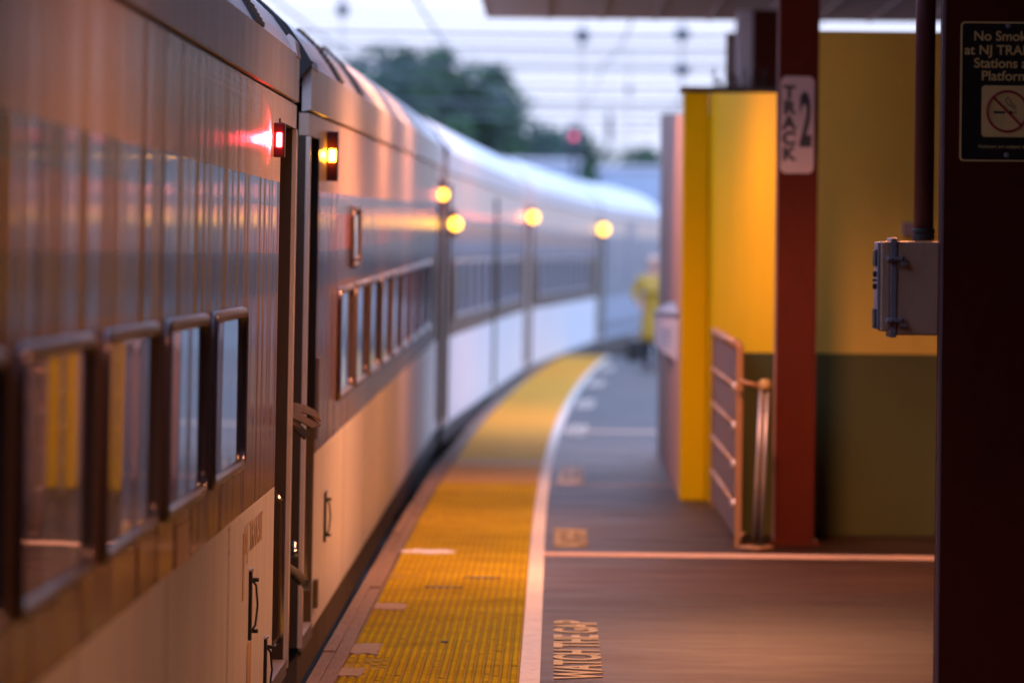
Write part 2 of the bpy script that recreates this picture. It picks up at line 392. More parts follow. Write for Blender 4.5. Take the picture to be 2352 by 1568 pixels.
def grab_rail(parent, x, y, z0, z1, r=.012):
    pts = [(x-.05, y, z1-.0)]
    for k in range(6):
        a = R(90-90*k/5); pts.append((x-.045+.045*math.cos(a)*1, y-.02, z1-.05+.05*math.sin(a)))
    pts += [(x, y-.02, z0+.05)]
    for k in range(1, 6):
        a = R(-90*k/5); pts.append((x-.045+.045*math.cos(a), y-.02, z0+.05+.05*math.sin(a)))
    o = MB().tube(pts, r, 10).build('grab_rail', 'chrome', parent, smooth=True)
    MB().tube([(x-.045, y-.0, z1), (x-.045, y-.035, z1)], .024, 14).tube([(x-.045, y-.0, z0), (x-.045, y-.035, z0)], .024, 14).build('rail_mount', 'jamb', o, bevel=.003)
    return o
def roof_vent(parent, y, L=.55):
    pr = [p for p in ROOF if p[1] >= 2.335][:4]
    mb = MB()
    o = None
    for k in range(13):
        t = k/12*(len(pr)-1); i = min(int(t), len(pr)-2); f = t-i
        x = pr[i][0]*(1-f)+pr[i+1][0]*f; z = pr[i][1]*(1-f)+pr[i+1][1]*f
        mb.box((x-.006, y, z-.004), (x+.012, y+L, z+.011))
    return mb.build('roof_vent', 'grill', parent)
def make_car(name, loc, yaw, pitch, L, label, doors='both', mid=None, wins=(), vents=(), style='coach', cat='train car', group='cars of the standing train'):
    c = empty(name, loc, label, cat, group); c.rotation_euler = (pitch, BANK, -yaw); c.rotation_mode = 'XYZ'
    PO, DW = .12, (1.14, .94)       # corner post, width of the opening at the far and at the near end
    op = []
    if 'near' in doors or doors == 'both': op.append((PO, PO+DW[1]))
    if mid: op.append((mid-.5, mid+.5))
    if 'far' in doors or doors == 'both': op.append((L-PO-DW[0], L-PO))
    segs = []; y = 0
    for a, b in op: segs.append((y, a)); y = b
    segs.append((y, L))
    mats = ('white', 'band', 'silver') if style == 'coach' else ('loco', 'locodark', 'silver')
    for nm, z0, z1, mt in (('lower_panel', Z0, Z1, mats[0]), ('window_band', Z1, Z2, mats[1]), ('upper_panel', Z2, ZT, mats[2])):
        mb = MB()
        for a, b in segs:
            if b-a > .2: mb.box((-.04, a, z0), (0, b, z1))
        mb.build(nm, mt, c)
    mb = MB().box((-.04, 0, ZT), (0, L, Z3-.006)); mb.build('upper_panel', mats[2], c)
    # corner posts with bright edges
    for a, b in segs:
        if b-a <= .2:
            cpo = MB().box((-.10, a, Z0), (-.003, b, ZT-.002)).build('corner_post', 'jamb', c)
            MB().box((-.010, a-.001, Z0), (.006, b+.001, ZT-.004)).build('lit_post_edge', 'post', cpo)
    # door leaves, set back
    for a, b in op:
        up_ = MB().box((-.16, a-.02, .80), (-.125, b+.02, ZT)).build('door', 'blackdoor', c)
        MB().box((-.158, a-.02, Z0), (-.118, b+.02, .80)).build('door_lower', 'olive', up_)
        MB().box((-.115, a+.02, -.09), (.004, b-.02, -.03)).build('door_step', 'railgrey', up_)
        # jambs
        if b < L-1:
            lj = MB().box((-.12, b-.010, .802), (-.0015, b-.001, ZT)).build('door_lining', 'blackdoor', c)
            MB().box((-.12, b-.010, Z0), (-.0015, b-.001, .800)).build('lining_lower', 'olive', lj)
        MB().box((-.155, b, Z0), (-.101, b+.04, ZT)).build('door_jamb', 'jamb', c)
        MB().box((-.155, a-.04, Z0), (-.101, a, ZT)).build('door_jamb', 'jamb', c)
    # end walls and inside
    for ya, yb in ((.01, .05), (L-.05, L-.01)):
        MB().box((-CW+.05, ya, -.1), (-.11, yb, 2.3)).build('end_wall', 'jamb', c)
    # far side of the car
    MB().box((-CW, 0, Z0), (-CW+.04, L, Z1)).box((-CW, 0, Z1+.002), (-CW+.04, L, 2.33)).build('far_side', mats[0], c)
    # roof
    half = ROOF; full = half+[(-CW-x, z) for x, z in half[::-1]]
    mb = MB()
    inner = [(x, z) for x, z in full if z > 2.32]
    mb.prism(inner, 0, L); mb.build('roof', 'roof', c)
    MB().prism([(-.03, 2.137), (.008, 2.145), (.008, 2.325), (-.03, 2.325)], 0.0, L).build('gutter_fascia', 'fascia', c)
    MB().box((-.045, 0, 2.131), (-.006, L, 2.1375)).build('crease', 'dark', c)
    # dark rubber arch at each end
    for ya in (-.05, L):
        mb = MB(); arch = [(x, z) for x, z in full if z > 2.3]
        big = [(x+(.008 if x > -1.5 else -.008), z+.012) for x, z in arch]; small = [(x-.06 if x > -1.5 else x+.06, z-.07) for x, z in arch]
        mb.prism(big+small[::-1], ya, ya+.05); mb.build('end_arch', 'dark', c)
    # raised cover plates at the roof corners
    MB().prism([(.0085, 2.31), (.014, 2.315), (.004, 2.372), (-.02, 2.40), (-.03, 2.39), (-.006, 2.33)], L-.34, L-.01).build('corner_cover', 'fascia', c)
    MB().prism([(.0085, 2.31), (.014, 2.315), (.004, 2.352), (-.02, 2.38), (-.03, 2.37), (-.006, 2.33)], .03, .55).build('corner_cover', 'fascia', c)
    # sill and underframe
    MB().box((-.11, .05, -.24), (-.012, L-.05, Z0-.003)).build('sill', 'sill', c)
    MB().box((-CW+.2, .3, -.5), (-.2, L-.3, -.245)).build('underframe', 'sill', c)
    for yb in (2.9, L-2.9):
        mb = MB().box((-.62, yb-1.5, -.98), (-.42, yb+1.5, -.62)).box((-CW+.42, yb-1.5, -.98), (-CW+.62, yb+1.5, -.62)).box((-CW+.5, yb-.3, -.95), (-.5, yb+.3, -.52))
        bo = mb.build('bogie', 'dark', c, bevel=.03)
        for yw in (yb-1.1, yb+1.1):
            for xw in (-.75, -CW+.65):
                MB().tube([(xw, yw, -.84), (xw+.1, yw, -.84)], .41, 24).build('wheel', 'rail', bo)
    # interior dark core, so nothing shows through
    MB().box((-CW+.06, .06, -.06), (-.17, L-.06, 2.31)).build('interior_core', 'dark', c)
    for w_ in wins: make_window(c, w_)
    for v in vents: roof_vent(c, v)
    return c
def marker(c, y, zc, h, mat, w=.05, d=.04, lensz=None, lh=.035, lw=.022):
    b = MB().box((-.001, y, zc-h/2), (d, y+w, zc+h/2)).build('marker_light', 'lampbox', c, bevel=.004)
    lz = lensz if lensz is not None else zc
    MB().box((d/2-lw/2, y-.010, lz-lh), (d/2+lw/2, y+.002, lz+lh)).build('lens', mat, b, bevel=.009, seg=4)
    return b

# car positions: location = platform-side edge at the near end, Z = 0
def px(x, y, Y): return at(x, y, Y).x
XS = -1.032
car1 = make_car('passenger_car', (XS, -3.3, 0), 0, 0, 25.6, 'nearest stainless passenger car filling the left of the picture, red lamp lit at its end',
    doors='far', wins=[17.0+3.3-2.05*k for k in range(9)], vents=[19.05+3.3, 16.2+3.3, 9+3.3])
C1 = 3.3
car2 = make_car('passenger_car', (XS+.003, 23.35, -.003), .00168, .0060, 25.6, 'second passenger car, just past the first gap, with tall lamp housing lit amber',
    doors='both', wins=[3.35+2.05*k for k in range(9)], vents=[2.85, 5.5])
car3 = make_car('passenger_car', (-.955, 49.5, .125), .0232, .0004, 25.7, 'third passenger car with a dark doorway at mid length, between two blurred amber lamps',
    doors='both', mid=13.0, wins=[2.1+2.05*k for k in range(5)]+[14.1+2.05*k for k in range(4)])
car4 = make_car('passenger_car', (-.345, 75.7, .13), .0445, -.0004, 25.7, 'fourth passenger car, pale lower side, curving away beside the far end of the platform',
    doors='both', wins=[2.6+2.05*k for k in range(9)])
loco = make_car('locomotive', (.83, 101.9, .10), .07, 0, 22, 'blue grey locomotive beyond the platform end, at the head of the train', doors='near', style='loco', cat='locomotive')
for (a, b, z0, z1) in ((2.6, 6.0, 1.15, 1.72), (8.2, 10.4, .9, 2.1), (13, 17, 1.1, 1.7)):
    MB().box((.0, a, z0), (.012, b, z1)).build('side_louvre', 'locodark', loco, bevel=.004)
MB().box((.0, 1.6, .1), (.01, 20, .22)).build('side_stripe', 'locodark', loco)

def seams(c, ys, z0=Z0+.01, z1=Z1-.006):
    for y in ys:
        o = MB().box((-.002, y, z0), (.0012, y+.006, z1)).build('panel_seam', 'jamb', c)
        mb = MB(); z = z0+.05
        while z < z1: mb.box((.0, y+.03, z), (.0022, y+.038, z+.008)); mb.box((.0, y-.04, z), (.0022, y-.032, z+.008)); z += .075
        mb.build('rivet_row', 'white', o)
seams(car1, [C1+y for y in (9.4, 12.3, 15.2, 18.1)])
seams(car2, [4.4, 7.3, 10.2, 13.1, 16, 18.9])
# car 1 details
l1 = marker(car1, 20.52+C1, 1.962, .124, 'lens_red', .07, .040, lh=.027)
MB().tube([(.02, 20.55+C1, 2.022), (.02, 20.55+C1, 2.04)], .004, 6).build('aerial_pin', 'dark', l1)
def glow(c, x, y, z, col, e, spot=True):
    ld_ = bpy.data.lights.new('marker_glow', 'SPOT' if spot else 'POINT'); ld_.energy = e; ld_.color = col; ld_.shadow_soft_size = .012 if spot else .05
    lo = bpy.data.objects.new('marker_light_bulb', ld_); COL.objects.link(lo); lo.parent = c; lo.location = (x, y, z)
    if spot: ld_.spot_size = R(52.2); ld_.spot_blend = 1; lo.rotation_euler = Vector((-.5, -1, .02)).to_track_quat('-Z', 'Y').to_euler()
glow(car1, .06, 20.42+C1, 1.962, (1, .035, .06), 170)
glow(car2, .055, 25.08-23.35, 1.978, (1, .42, .03), 9)
grab_rail(car1, -.018, 22.10+C1, .03, .615)
def latch(c, y, z0, z1):
    b = MB().box((0, y, z0), (.011, y+.05, z1)).build('latch_handle', 'dark', c, bevel=.003)
    MB().tube([(.011, y+.03, z0+.03), (.022, y+.06, z0+.05), (.028, y+.07, (z0+z1)/2), (.022, y+.06, z1-.05), (.011, y+.03, z1-.03)], .004, 8).tube([(.01, y+.05, z1-.03), (.032, y+.05, z1-.03)], .007, 8).tube([(.01, y+.05, z0+.03), (.032, y+.05, z0+.03)], .007, 8).build('latch_bar', 'dark', b, smooth=True)
    MB().box((0.001, y-.004, z1+.001), (.015, y+.054, z1+.012)).build('latch_cap', 'chrome', b, bevel=.003)
    return b
latch(car1, 19.35+C1, .235, .47)
latch(car1, 20.45+C1, -.06, .165)
latch(car2, 25.5-23.35, .25, .47)
b = MB().box((.001, 24.5-23.35, .02), (.02, 24.62-23.35, .145)).build('switch_cover', 'olive', car2, bevel=.003)
MB().box((.001, 15.55+C1, .69), (.0035, 16.05+C1, .80)).build('sticker', 'sticker', car1)
for body, yy in (('NJ', 19.12), ('TRANSIT', 19.75)):
    t = text('faded_lettering', body, .15, 'decal', car1, (.002, yy+C1, .585), (R(90), 0, R(90)), ext=.0006); t.scale = (1.45, 1, 1)
MB().box((.001, 18.93+C1, .395), (.003, 19.02+C1, .62)).build('faded_stripe', 'decal', car1)
MB().box((.001, 19.3+C1, -.06), (.0022, 19.55+C1, .225)).build('drip_stain', 'decal', car1)
# car 2 details
m2 = marker(car2, 25.15-23.35, 1.975, .22, 'lens_amber', .07, .05, lensz=1.978, lh=.027, lw=.03)
for dz in (.07, -.07): MB().tube([(.025, 25.147-23.35, 1.978+dz), (.025, 25.135-23.35, 1.978+dz)], .016, 16).build('lens', 'lens_dull', m2)
sg = MB().box((.001, 28.15-23.35, 1.50), (.010, 29.0-23.35, 1.72)).build('destination_sign', 'glass', car2)
MB().tube(frame_loop(28.1-23.35, 29.05-23.35, 1.47, 1.75, .05, .006), .016, 8, closed=True).build('sign_frame', 'wframe', sg, smooth=True)
grab_rail(car2, -.03, 1.02, .08, .655)
MB().box((.001, .98+.16, .75), (.012, .98+.30, 1.1)).build('door_control', 'boxside', car2)
# far lamps
def far_lamp(c, y, z, mat, r, out):
    b = MB().box((0, y, z-.12), (out, y+.1, z+.12)).build('marker_light', 'lampbox', c, bevel=.01)
    MB().lathe([(r*.4, -.03), (r*.85, -.015), (r, 0), (r, .02)], n=20).xf(Matrix.Translation((out-.01, y-.01, z)) @ Matrix.Rotation(R(90), 4, 'X') @ Matrix.Scale(-1, 4, (0, 0, 1))).build('lens', mat, b, smooth=True)
    return b
import json

# strap, rope and hook in the gap between car 1 and car 2
def ribbon(pts, w, th=.005):
    mb = MB(); pts = [Vector(p) for p in pts]; prev = None; N = len(pts)
    rings = []
    for i, p in enumerate(pts):
        t = (pts[min(i+1, N-1)]-pts[max(i-1, 0)]).normalized(); side = Vector((0, .85, .5)).normalized(); nrm = t.cross(side).normalized(); side = nrm.cross(t)
        rings.append([mb.bm.verts.new(p+side*a+nrm*b_) for a, b_ in ((w/2, th/2), (-w/2, th/2), (-w/2, -th/2), (w/2, -th/2))])
    for a, b_ in zip(rings, rings[1:]):
        for k in range(4): mb.bm.faces.new((a[k], a[(k+1) % 4], b_[(k+1) % 4], b_[k]))
    mb.bm.faces.new(rings[0]); mb.bm.faces.new(rings[-1][::-1]); return mb
GY = 22.75
def gp(x, y, Y=GY): return at(x, y, Y)
loop = [gp(655, 932), gp(680, 935), gp(700, 940), gp(716, 948), gp(725, 960, GY-.02), gp(722, 970, GY-.04), gp(711, 972, GY-.06), gp(698, 963, GY-.07), gp(684, 955, GY-.07), gp(655, 950, GY-.05)]
so = ribbon(loop, .06).build('webbing_strap', 'web', smooth=False); tag(so, 'looped brown webbing strap poking out of the gap between the first two cars', 'strap')
ss = ribbon([gp(655, 958), gp(672, 972), gp(690, 988), gp(706, 1003)], .065, .008).build('webbing_strap', 'web'); tag(ss, 'short straight cut strap end just below the looped strap in the gap', 'strap')
rope = empty('frayed_rope', gp(668, 1310), 'frayed rope end sticking out of the gap low between the first two cars', 'rope')
mb = MB(); base = Vector(rope.location)
mb.tube([gp(655, 1300)-base, gp(672, 1312)-base, gp(688, 1326)-base, gp(697, 1336)-base], [.02, .022, .024, .022], 10).build('rope_body', 'rope', rope, smooth=True)
mb = MB()
for k in range(60):
    s = gp(694+random.uniform(-6, 4), 1330+random.uniform(-9, 11), GY+random.uniform(-.02, .02))-base
    e = gp(708+random.uniform(-9, 8), 1350+random.uniform(-18, 12), GY+random.uniform(-.06, .05))-base
    mb.tube([s, (s+e)/2+Vector((0, 0, random.uniform(-.006, .006))), e], .0014, 4)
mb.build('rope_fibres', 'rope', rope)
hk = MB().lathe([(.008, -.03), (.016, -.025), (.016, .0), (.01, .004), (.012, .03), (.006, .035)], gp(676, 1262), 12).build('safety_hook', 'chrome', smooth=True); tag(hk, 'small rounded metal hook in the gap above the frayed rope', 'hook')
hg = MB().box(tuple(gp(660, 1258)-Vector((.02, .01, .006))), tuple(gp(676, 1258)+Vector((0, .01, .006)))).build('hook_bracket', 'jamb', hk); hg.matrix_parent_inverse = Matrix()
# dark gangway bellows closing the gap between cars
for nm, (x, y, z) in (('first and second', (XS, 22.31, 0)), ('second and third', (-.99, 48.97, .14)), ('third and fourth', (-.36, 75.22, .13)), ('fourth and the locomotive', (.80, 101.4, .12))):
    mb = MB()
    for k in range(8): mb.box((x-2.4, y+.01+k*.12, z-.1), (x-.55, y+.07+k*.12, z+2.25))
    o = mb.build('gangway_bellows', 'dark'); tag(o, 'dark folded gangway bellows between the '+nm+' cars', 'gangway bellows', 'gangway bellows between cars')

# rails and sleepers under the train
for off in (.78, 2.22):
    mb = MB(); prev = None
    pts = [(XS-off, -20), (XS-off, 23), (XS+.04-off, 49), (-.36-off, 75.5), (.8-off, 102), (2.6-off, 128), (6-off, 165)]
    for (xa, ya), (xb, yb) in zip(pts, pts[1:]):
        mb.tube([(xa, ya, -1.13), (xb, yb, -1.13)], .045, 6)
    tag(mb.build('rail', 'rail'), kind='structure')

# ------------------------------------------------------------------ right side: columns, signs, box
def ibeam(name, x0, x1, y, z1, label, depth=.26):
    c = empty(name, ((x0+x1)/2, y, 0), label, 'column', 'oxide red canopy columns')
    hw = (x1-x0)/2
    MB().box((-hw+.012, 0, .02), (hw, .014, z1)).build('flange', 'redsteel', c, bevel=.002)
    MB().box((-hw+.012, depth-.014, .02), (hw, depth, z1)).build('flange', 'redsteel', c, bevel=.002)
    MB().box((-.006, .014, .02), (.006, depth-.014, z1)).build('web', 'redsteel', c)
    MB().box((-hw, -.001, .02), (-hw+.0115, .016, z1)).build('lit_flange_edge', 'flange', c)
    MB().box((-hw-.03, -.04, 0), (hw+.03, depth+.04, .02)).build('base_plate', 'redsteel', c, bevel=.003)
    mb = MB()
    for sx in (-1, 1):
        for yy in (-.022, depth+.022): mb.lathe([(.012, .018), (.012, .034), (.007, .036)], (sx*(hw+.008), yy, 0), 6)
    mb.build('anchor_bolts', 'sill', c)
    return c
CZ = 3.42
YC1 = 18.5
xl1 = at(2156, 784, YC1).x
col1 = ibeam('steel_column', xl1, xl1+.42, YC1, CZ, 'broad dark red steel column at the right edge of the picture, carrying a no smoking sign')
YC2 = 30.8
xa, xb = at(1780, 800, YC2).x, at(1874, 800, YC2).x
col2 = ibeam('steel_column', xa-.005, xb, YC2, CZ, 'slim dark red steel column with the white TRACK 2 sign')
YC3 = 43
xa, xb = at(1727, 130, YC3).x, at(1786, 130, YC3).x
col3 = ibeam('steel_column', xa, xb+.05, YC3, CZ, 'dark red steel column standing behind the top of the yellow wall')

# no smoking sign
SX, SYt, SYb = 2203, 52, 370
p0 = at(2205, 210, YC1-.004); s1 = FPX/YC1
sgn_w, sgn_h = .306, 320/s1
ctr = at(2205, 210, YC1); cx = ctr.x+sgn_w/2
ns = empty('no_smoking_sign', (cx, YC1-.001, ctr.z), 'black metal No Smoking sign with gold lettering screwed to the broad dark column', 'sign')
def rrect(x0, x1, z0, z1, r, n=6):
    pts = []
    for cx_, cz_, a0 in ((x1-r, z1-r, 0), (x0+r, z1-r, 90), (x0+r, z0+r, 180), (x1-r, z0+r, 270)):
        for k in range(n+1): a = R(a0+90*k/n); pts.append((cx_+r*math.cos(a), cz_+r*math.sin(a)))
    return pts
hh = sgn_h/2; hw = sgn_w/2
MB().prism(rrect(-hw, hw, -hh, hh, .014), -.004, 0).build('sign_plate', 'signgold', ns)
MB().prism(rrect(-hw+.0055, hw-.0055, -hh+.0055, hh-.0055, .010), -.0052, -.0038).build('sign_face', 'signblack', ns)
def sz(y): return (211-y)/s1     # offset from the plate's middle for a measured height
tx = 0.0
RX = (R(90), 0, 0)
for yy, body in ((85, 'No Smoking'), (117, 'at NJ TRANSIT'), (147, 'Stations and'), (176, 'Platforms')):
    text('sign_lettering', body, .0445, 'signgold', ns, (tx, -.006, sz(yy)), RX, ext=.0006, offset=.0006)
text('sign_lettering', 'Violators are subject to fine', .0165, 'signgold', ns, (tx, -.006, sz(337)), RX, ext=.0006)
MB().prism(rrect(-.083, .083, sz(315), sz(197), .012), -.0062, -.005).build('symbol_panel', 'signgold', ns)
zc = sz(256); rad = 46/s1
mb = MB(); mb.tube([(rad*math.cos(2*math.pi*k/40), -.0068, zc+rad*math.sin(2*math.pi*k/40)) for k in range(40)], .0042, 6, closed=True)
a = R(45); mb.tube([(-rad*math.cos(a), -.0072, zc+rad*math.sin(a)), (rad*math.cos(a), -.0072, zc-rad*math.sin(a))], .0042, 6)
mb.build('prohibition_ring', 'signred', ns)
mb = MB().box((-.044, -.0066, zc-.0075), (-.006, -.0058, zc+.0005)).box((.006, -.0066, zc-.0075), (.018, -.0058, zc+.0005)).box((.021, -.0066, zc-.0075), (.0235, -.0058, zc+.0005)).box((.0265, -.0066, zc-.0075), (.029, -.0058, zc+.0005))
mb.tube([(.022, -.0064, zc+.006), (.0215, -.0064, zc+.012), (.014, -.0064, zc+.017), (.004, -.0064, zc+.02), (.001, -.0064, zc+.027), (-.006, -.0064, zc+.034), (0.0, -.0064, zc+.044), (.009, -.0064, zc+.043)], .0014, 6)
mb.tube([(.028, -.0064, zc+.006), (.028, -.0064, zc+.013), (.022, -.0064, zc+.022), (.012, -.0064, zc+.024), (.012, -.0064, zc+.031), (.009, -.0064, zc+.037)], .0014, 6)
mb.build('cigarette_symbol', 'ink', ns)
for yy in (60, 356): MB().lathe([(.0085, 0), (.0085, .0012), (.005, .0028)], n=14).xf(Matrix.Translation((0, -.0052, sz(yy))) @ Matrix.Rotation(R(90), 4, 'X')).build('sign_bolt', 'boxside', ns)

# TRACK 2 sign
tp = at(1831, 287, YC2); s2 = FPX/YC2
ts = empty('track_sign', (tp.x, YC2-.001, tp.z), 'small white rounded TRACK 2 sign fixed high on the slim red column', 'sign')
MB().prism(rrect(-.092, .092, -.262, .262, .035), -.006, 0).build('sign_plate', 'signwhite', ts)
for i, ch in enumerate('TRACK'):
    text('sign_lettering', ch, .098, 'ink', ts, (-.044, -.0065, .172-i*.083), RX, sx=1.05, ext=.0006, offset=.0045)
t2 = text('sign_number', '2', .30, 'ink', ts, (.045, -.0065, .012), RX, ext=.0006, offset=.011); t2.scale = (.44, 1.3, 1)

# electrical box and conduit
bx = at(2157, 660, YC1).x
s = FPX/YC1
def bz(y): return at(2090, y, YC1).z
eb = empty('electrical_box', (bx, YC1+.06, bz(660)), 'grey hinged electrical box clamped to the left side of the broad dark column', 'electrical box')
z1_, z0_ = bz(552)-bz(660), bz(770)-bz(660)
def bxm(x0, x1, y0, y1, a, b_, name, mat, bev=.003, par=eb): return MB().box((x0/s, y0, a), (x1/s, y1, b_)).build(name, mat, par, bevel=bev)
bxm(-97, 0, -.06, .16, z0_, z1_-.003, 'box_body', 'enam', .006)
bxm(-112, -97, -.066, .166, z0_-.008, z1_+.008, 'box_flange', 'boxside', .003)
ld = bxm(-134, -112, -.06, .16, z0_+.012, z1_-.004, 'lid', 'enam', .006)
bxm(-141, -134, -.05, .15, z0_+.02, z1_-.006, 'lid_plate', 'boxside', .003, ld)
for a, b_ in ((z1_-.085, z1_-.03), (z0_+.02, z0_+.085)):
    MB().box((-146/s, -.02, a), (-141/s, .12, b_)).build('label_plate', 'dark', ld, bevel=.003)
for zz in (.042, .022, .002):
    MB().tube([(-141/s, .0, zz), (-(150 if zz != .022 else 151)/s, .0, zz)], .009 if zz != .022 else .004, 12).build('knob', 'dark', ld, bevel=.002)
for yy in (595, 737):
    zz = bz(yy)-bz(660)
    MB().box((-122/s, -.082, zz-.006), (-84/s, -.062, zz+.007)).box((-90/s, -.078, zz-.022), (-72/s, -.062, zz-.008)).tube([(-120/s, -.075, zz), (-106/s, -.075, zz)], .011, 12).box((-88/s, -.08, zz-.012), (-82/s, -.062, zz+.012)).build('latch', 'boxside', eb, bevel=.003)
cx0 = at(2121, 530, YC1+.1); 
cp = empty('conduit_pipe', (cx0.x, YC1+.1, eb.location.z+z1_), 'dark red conduit pipe rising from the electrical box beside the broad column', 'conduit')
MB().tube([(0, 0, .03), (0, 0, CZ-cp.location.z)], 23/s, 20).build('pipe', 'conduit', cp, smooth=True)
MB().lathe([(.030, 0), (.036, .004), (.036, .018), (.033, .021), (.037, .025), (.037, .036), (.034, .040)], n=20).build('coupling', 'dark', cp)
lb = at(2085, 527, 31.95)
ob = MB().box((lb.x-.03, 31.93, lb.z-.035), (lb.x+.05, 31.995, lb.z+.04)).build('outlet_box', 'boxside', bevel=.004); tag(ob, 'small pale grey outlet box on the dimmed yellow wall, seen behind the conduit', 'outlet box')

# ------------------------------------------------------------------ stair enclosure walls
YW = 32.0
gw = empty('painted_wall', (1.4, YW, 0), 'yellow wall dimmed in colour, olive green below, behind the two red columns', 'wall')
gx = -0.385
zg = at(2000, 813, YW).z
MB().box((-.38, 0, 0), (4.2, .2, zg)).build('green_wainscot', 'green', gw)
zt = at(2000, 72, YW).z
MB().box((-.13, .004, zg+.001), (4.2, .2, zt)).build('dimmed_yellow_wall', 'tan', gw)
# yellow block
YP = 36.3
xp0, xp1 = at(1566, 700, YP).x, at(1624, 700, YP).x
ytop = at(1600, 212, YP).z
yb = empty('yellow_wall', ((xp0+xp1)/2, YP, 0), 'bright yellow end wall of the stairwell beside the platform', 'wall')
w_ = xp1-xp0
MB().box((-w_/2, 0, 0), (w_/2, .3, ytop)).build('pier', 'yellow', yb, bevel=.006)
ztc = at(1775, 212, YW+.1).z
# side wall running toward the camera, joining the cross wall
mb = MB(); a0 = Vector((w_/2+.002, .05)); a1 = Vector((1.30-yb.location.x, YW+.15-YP))
pts = [(a0.x, a0.y), (a1.x, a1.y), (a1.x+.15, a1.y), (a0.x+.15, a0.y)]
vb = [mb.bm.verts.new((x, y, 0)) for x, y in pts]; vt = [mb.bm.verts.new((x, y, (ytop-.004) if k_ in (0, 3) else ztc)) for k_, (x, y) in enumerate(pts)]
mb.bm.faces.new(vb); mb.bm.faces.new(vt)
for k in range(4): mb.bm.faces.new((vb[k], vb[(k+1) % 4], vt[(k+1) % 4], vt[k]))
mb.build('side_wall', 'yellow', yb)
MB().box((-w_/2-.02, -.02, ytop), (w_/2+1.2, .35, ytop+.035)).build('coping', 'sill', yb)
MB().box((w_/2+.16, .05, 0), (w_/2+3.4, .3, ytop-.01)).build('back_wall', 'yellow', yb)
# mauve wall going away
pk = empty('mauve_wall', (xp0, YP+.3, 0), 'plain mauve wall running away behind the bright yellow pier', 'wall')
xe, ye = at(1513, 700, 44.8).x-xp0, 44.8-YP-.3
zn, zf = at(1565, 264, YP+.3).z, at(1520, 262, 44.8).z
mb = MB(); vs = [mb.bm.verts.new(p) for p in ((.004, 0, 0), (xe, ye, 0), (xe+.2, ye, 0), (.2, 0, 0), (.004, 0, zn), (xe, ye, zf), (xe+.2, ye, zf), (.2, 0, zn))]
for f in ((3,2,1,0),(4,5,6,7),(0,1,5,4),(1,2,6,5),(2,3,7,6),(3,0,4,7)): mb.bm.faces.new([vs[i] for i in f])
mb.build('wall_panel', 'pink', pk)
# leaflet box on that wall
ib = empty('information_case', (xp0, 38.2, 0), 'tilted white information case with a dark lid on the mauve wall', 'information case')
def lp(x, y, Y): return at(x, y, Y)-Vector(ib.location)
A, B_, C_, D_ = lp(1557, 832, 37.6), lp(1503, 792, 41), lp(1503, 722, 41), lp(1557, 728, 37.6)
mb = MB(); off = Vector((.06, .1, 0))
v = [mb.bm.verts.new(p) for p in (A, B_, C_, D_, A+off, B_+off, C_+off, D_+off)]
for f in ((0,1,2,3),(7,6,5,4),(0,4,5,1),(1,5,6,2),(2,6,7,3),(3,7,4,0)): mb.bm.faces.new([v[i] for i in f])
mb.build('case_body', 'panelwhite', ib)
mb = MB(); e = lp(1557, 686, 37.6)+off; f_ = lp(1520, 700, 41)+off
v = [mb.bm.verts.new(p) for p in (D_+Vector((-.01, 0, .004)), C_+Vector((-.01, 0, .004)), f_, e, D_+Vector((-.01, 0, .02)), C_+Vector((-.01, 0, .02)), f_+Vector((0, 0, .016)), e+Vector((0, 0, .016)))]
for f in ((0,1,2,3),(7,6,5,4),(0,4,5,1),(1,5,6,2),(2,6,7,3),(3,7,4,0)): mb.bm.faces.new([v[i] for i in f])
mb.build('case_lid', 'loco', ib)
mb = MB()
for k in range(4):
    q0, q1 = .25, .6
    P = A+(B_-A)*q0+(D_-A)*(.3+.12*k); Q = A+(B_-A)*q1+(C_-B_)*(.3+.12*k)*1.0+(B_-A)*0
    mb.tube([P+Vector((-.003, 0, 0)), Q+Vector((-.003, 0, 0))], .005, 4)
mb.build('printed_lines', 'loco', ib)
# pale panel and spikes above the yellow wall
pp = MB().box((at(1692, 100, 42).x, 42, 2.4), (at(1729, 100, 42).x, 42.1, CZ-.05)).build('downpipe_cover', 'panelwhite', bevel=.01); tag(pp, 'pale vertical downpipe cover standing beside the column behind the yellow wall', 'downpipe')
pp = MB().box((at(1668, 100, 46).x, 46, 2.3), (at(1690, 100, 46).x, 46.1, at(1680, 75, 46).z)).build('sheet_panel', 'pink', bevel=.01); tag(pp, 'narrow pinkish sheet panel left of the pale downpipe cover', 'panel')
mb = MB()
for k in range(46):
    x0 = at(1640+k*2.9, 205, YP+.2); mb.tube([(x0.x, YP+.2, ytop+.03), (x0.x+random.uniform(-.04, .04), YP+.2+random.uniform(-.1, .1), ytop+.03+random.uniform(.03, .14))], .003, 4)
tag(mb.build('bird_spikes', 'dark'), 'row of thin dark bird spikes along the top of the yellow wall', 'bird spikes')

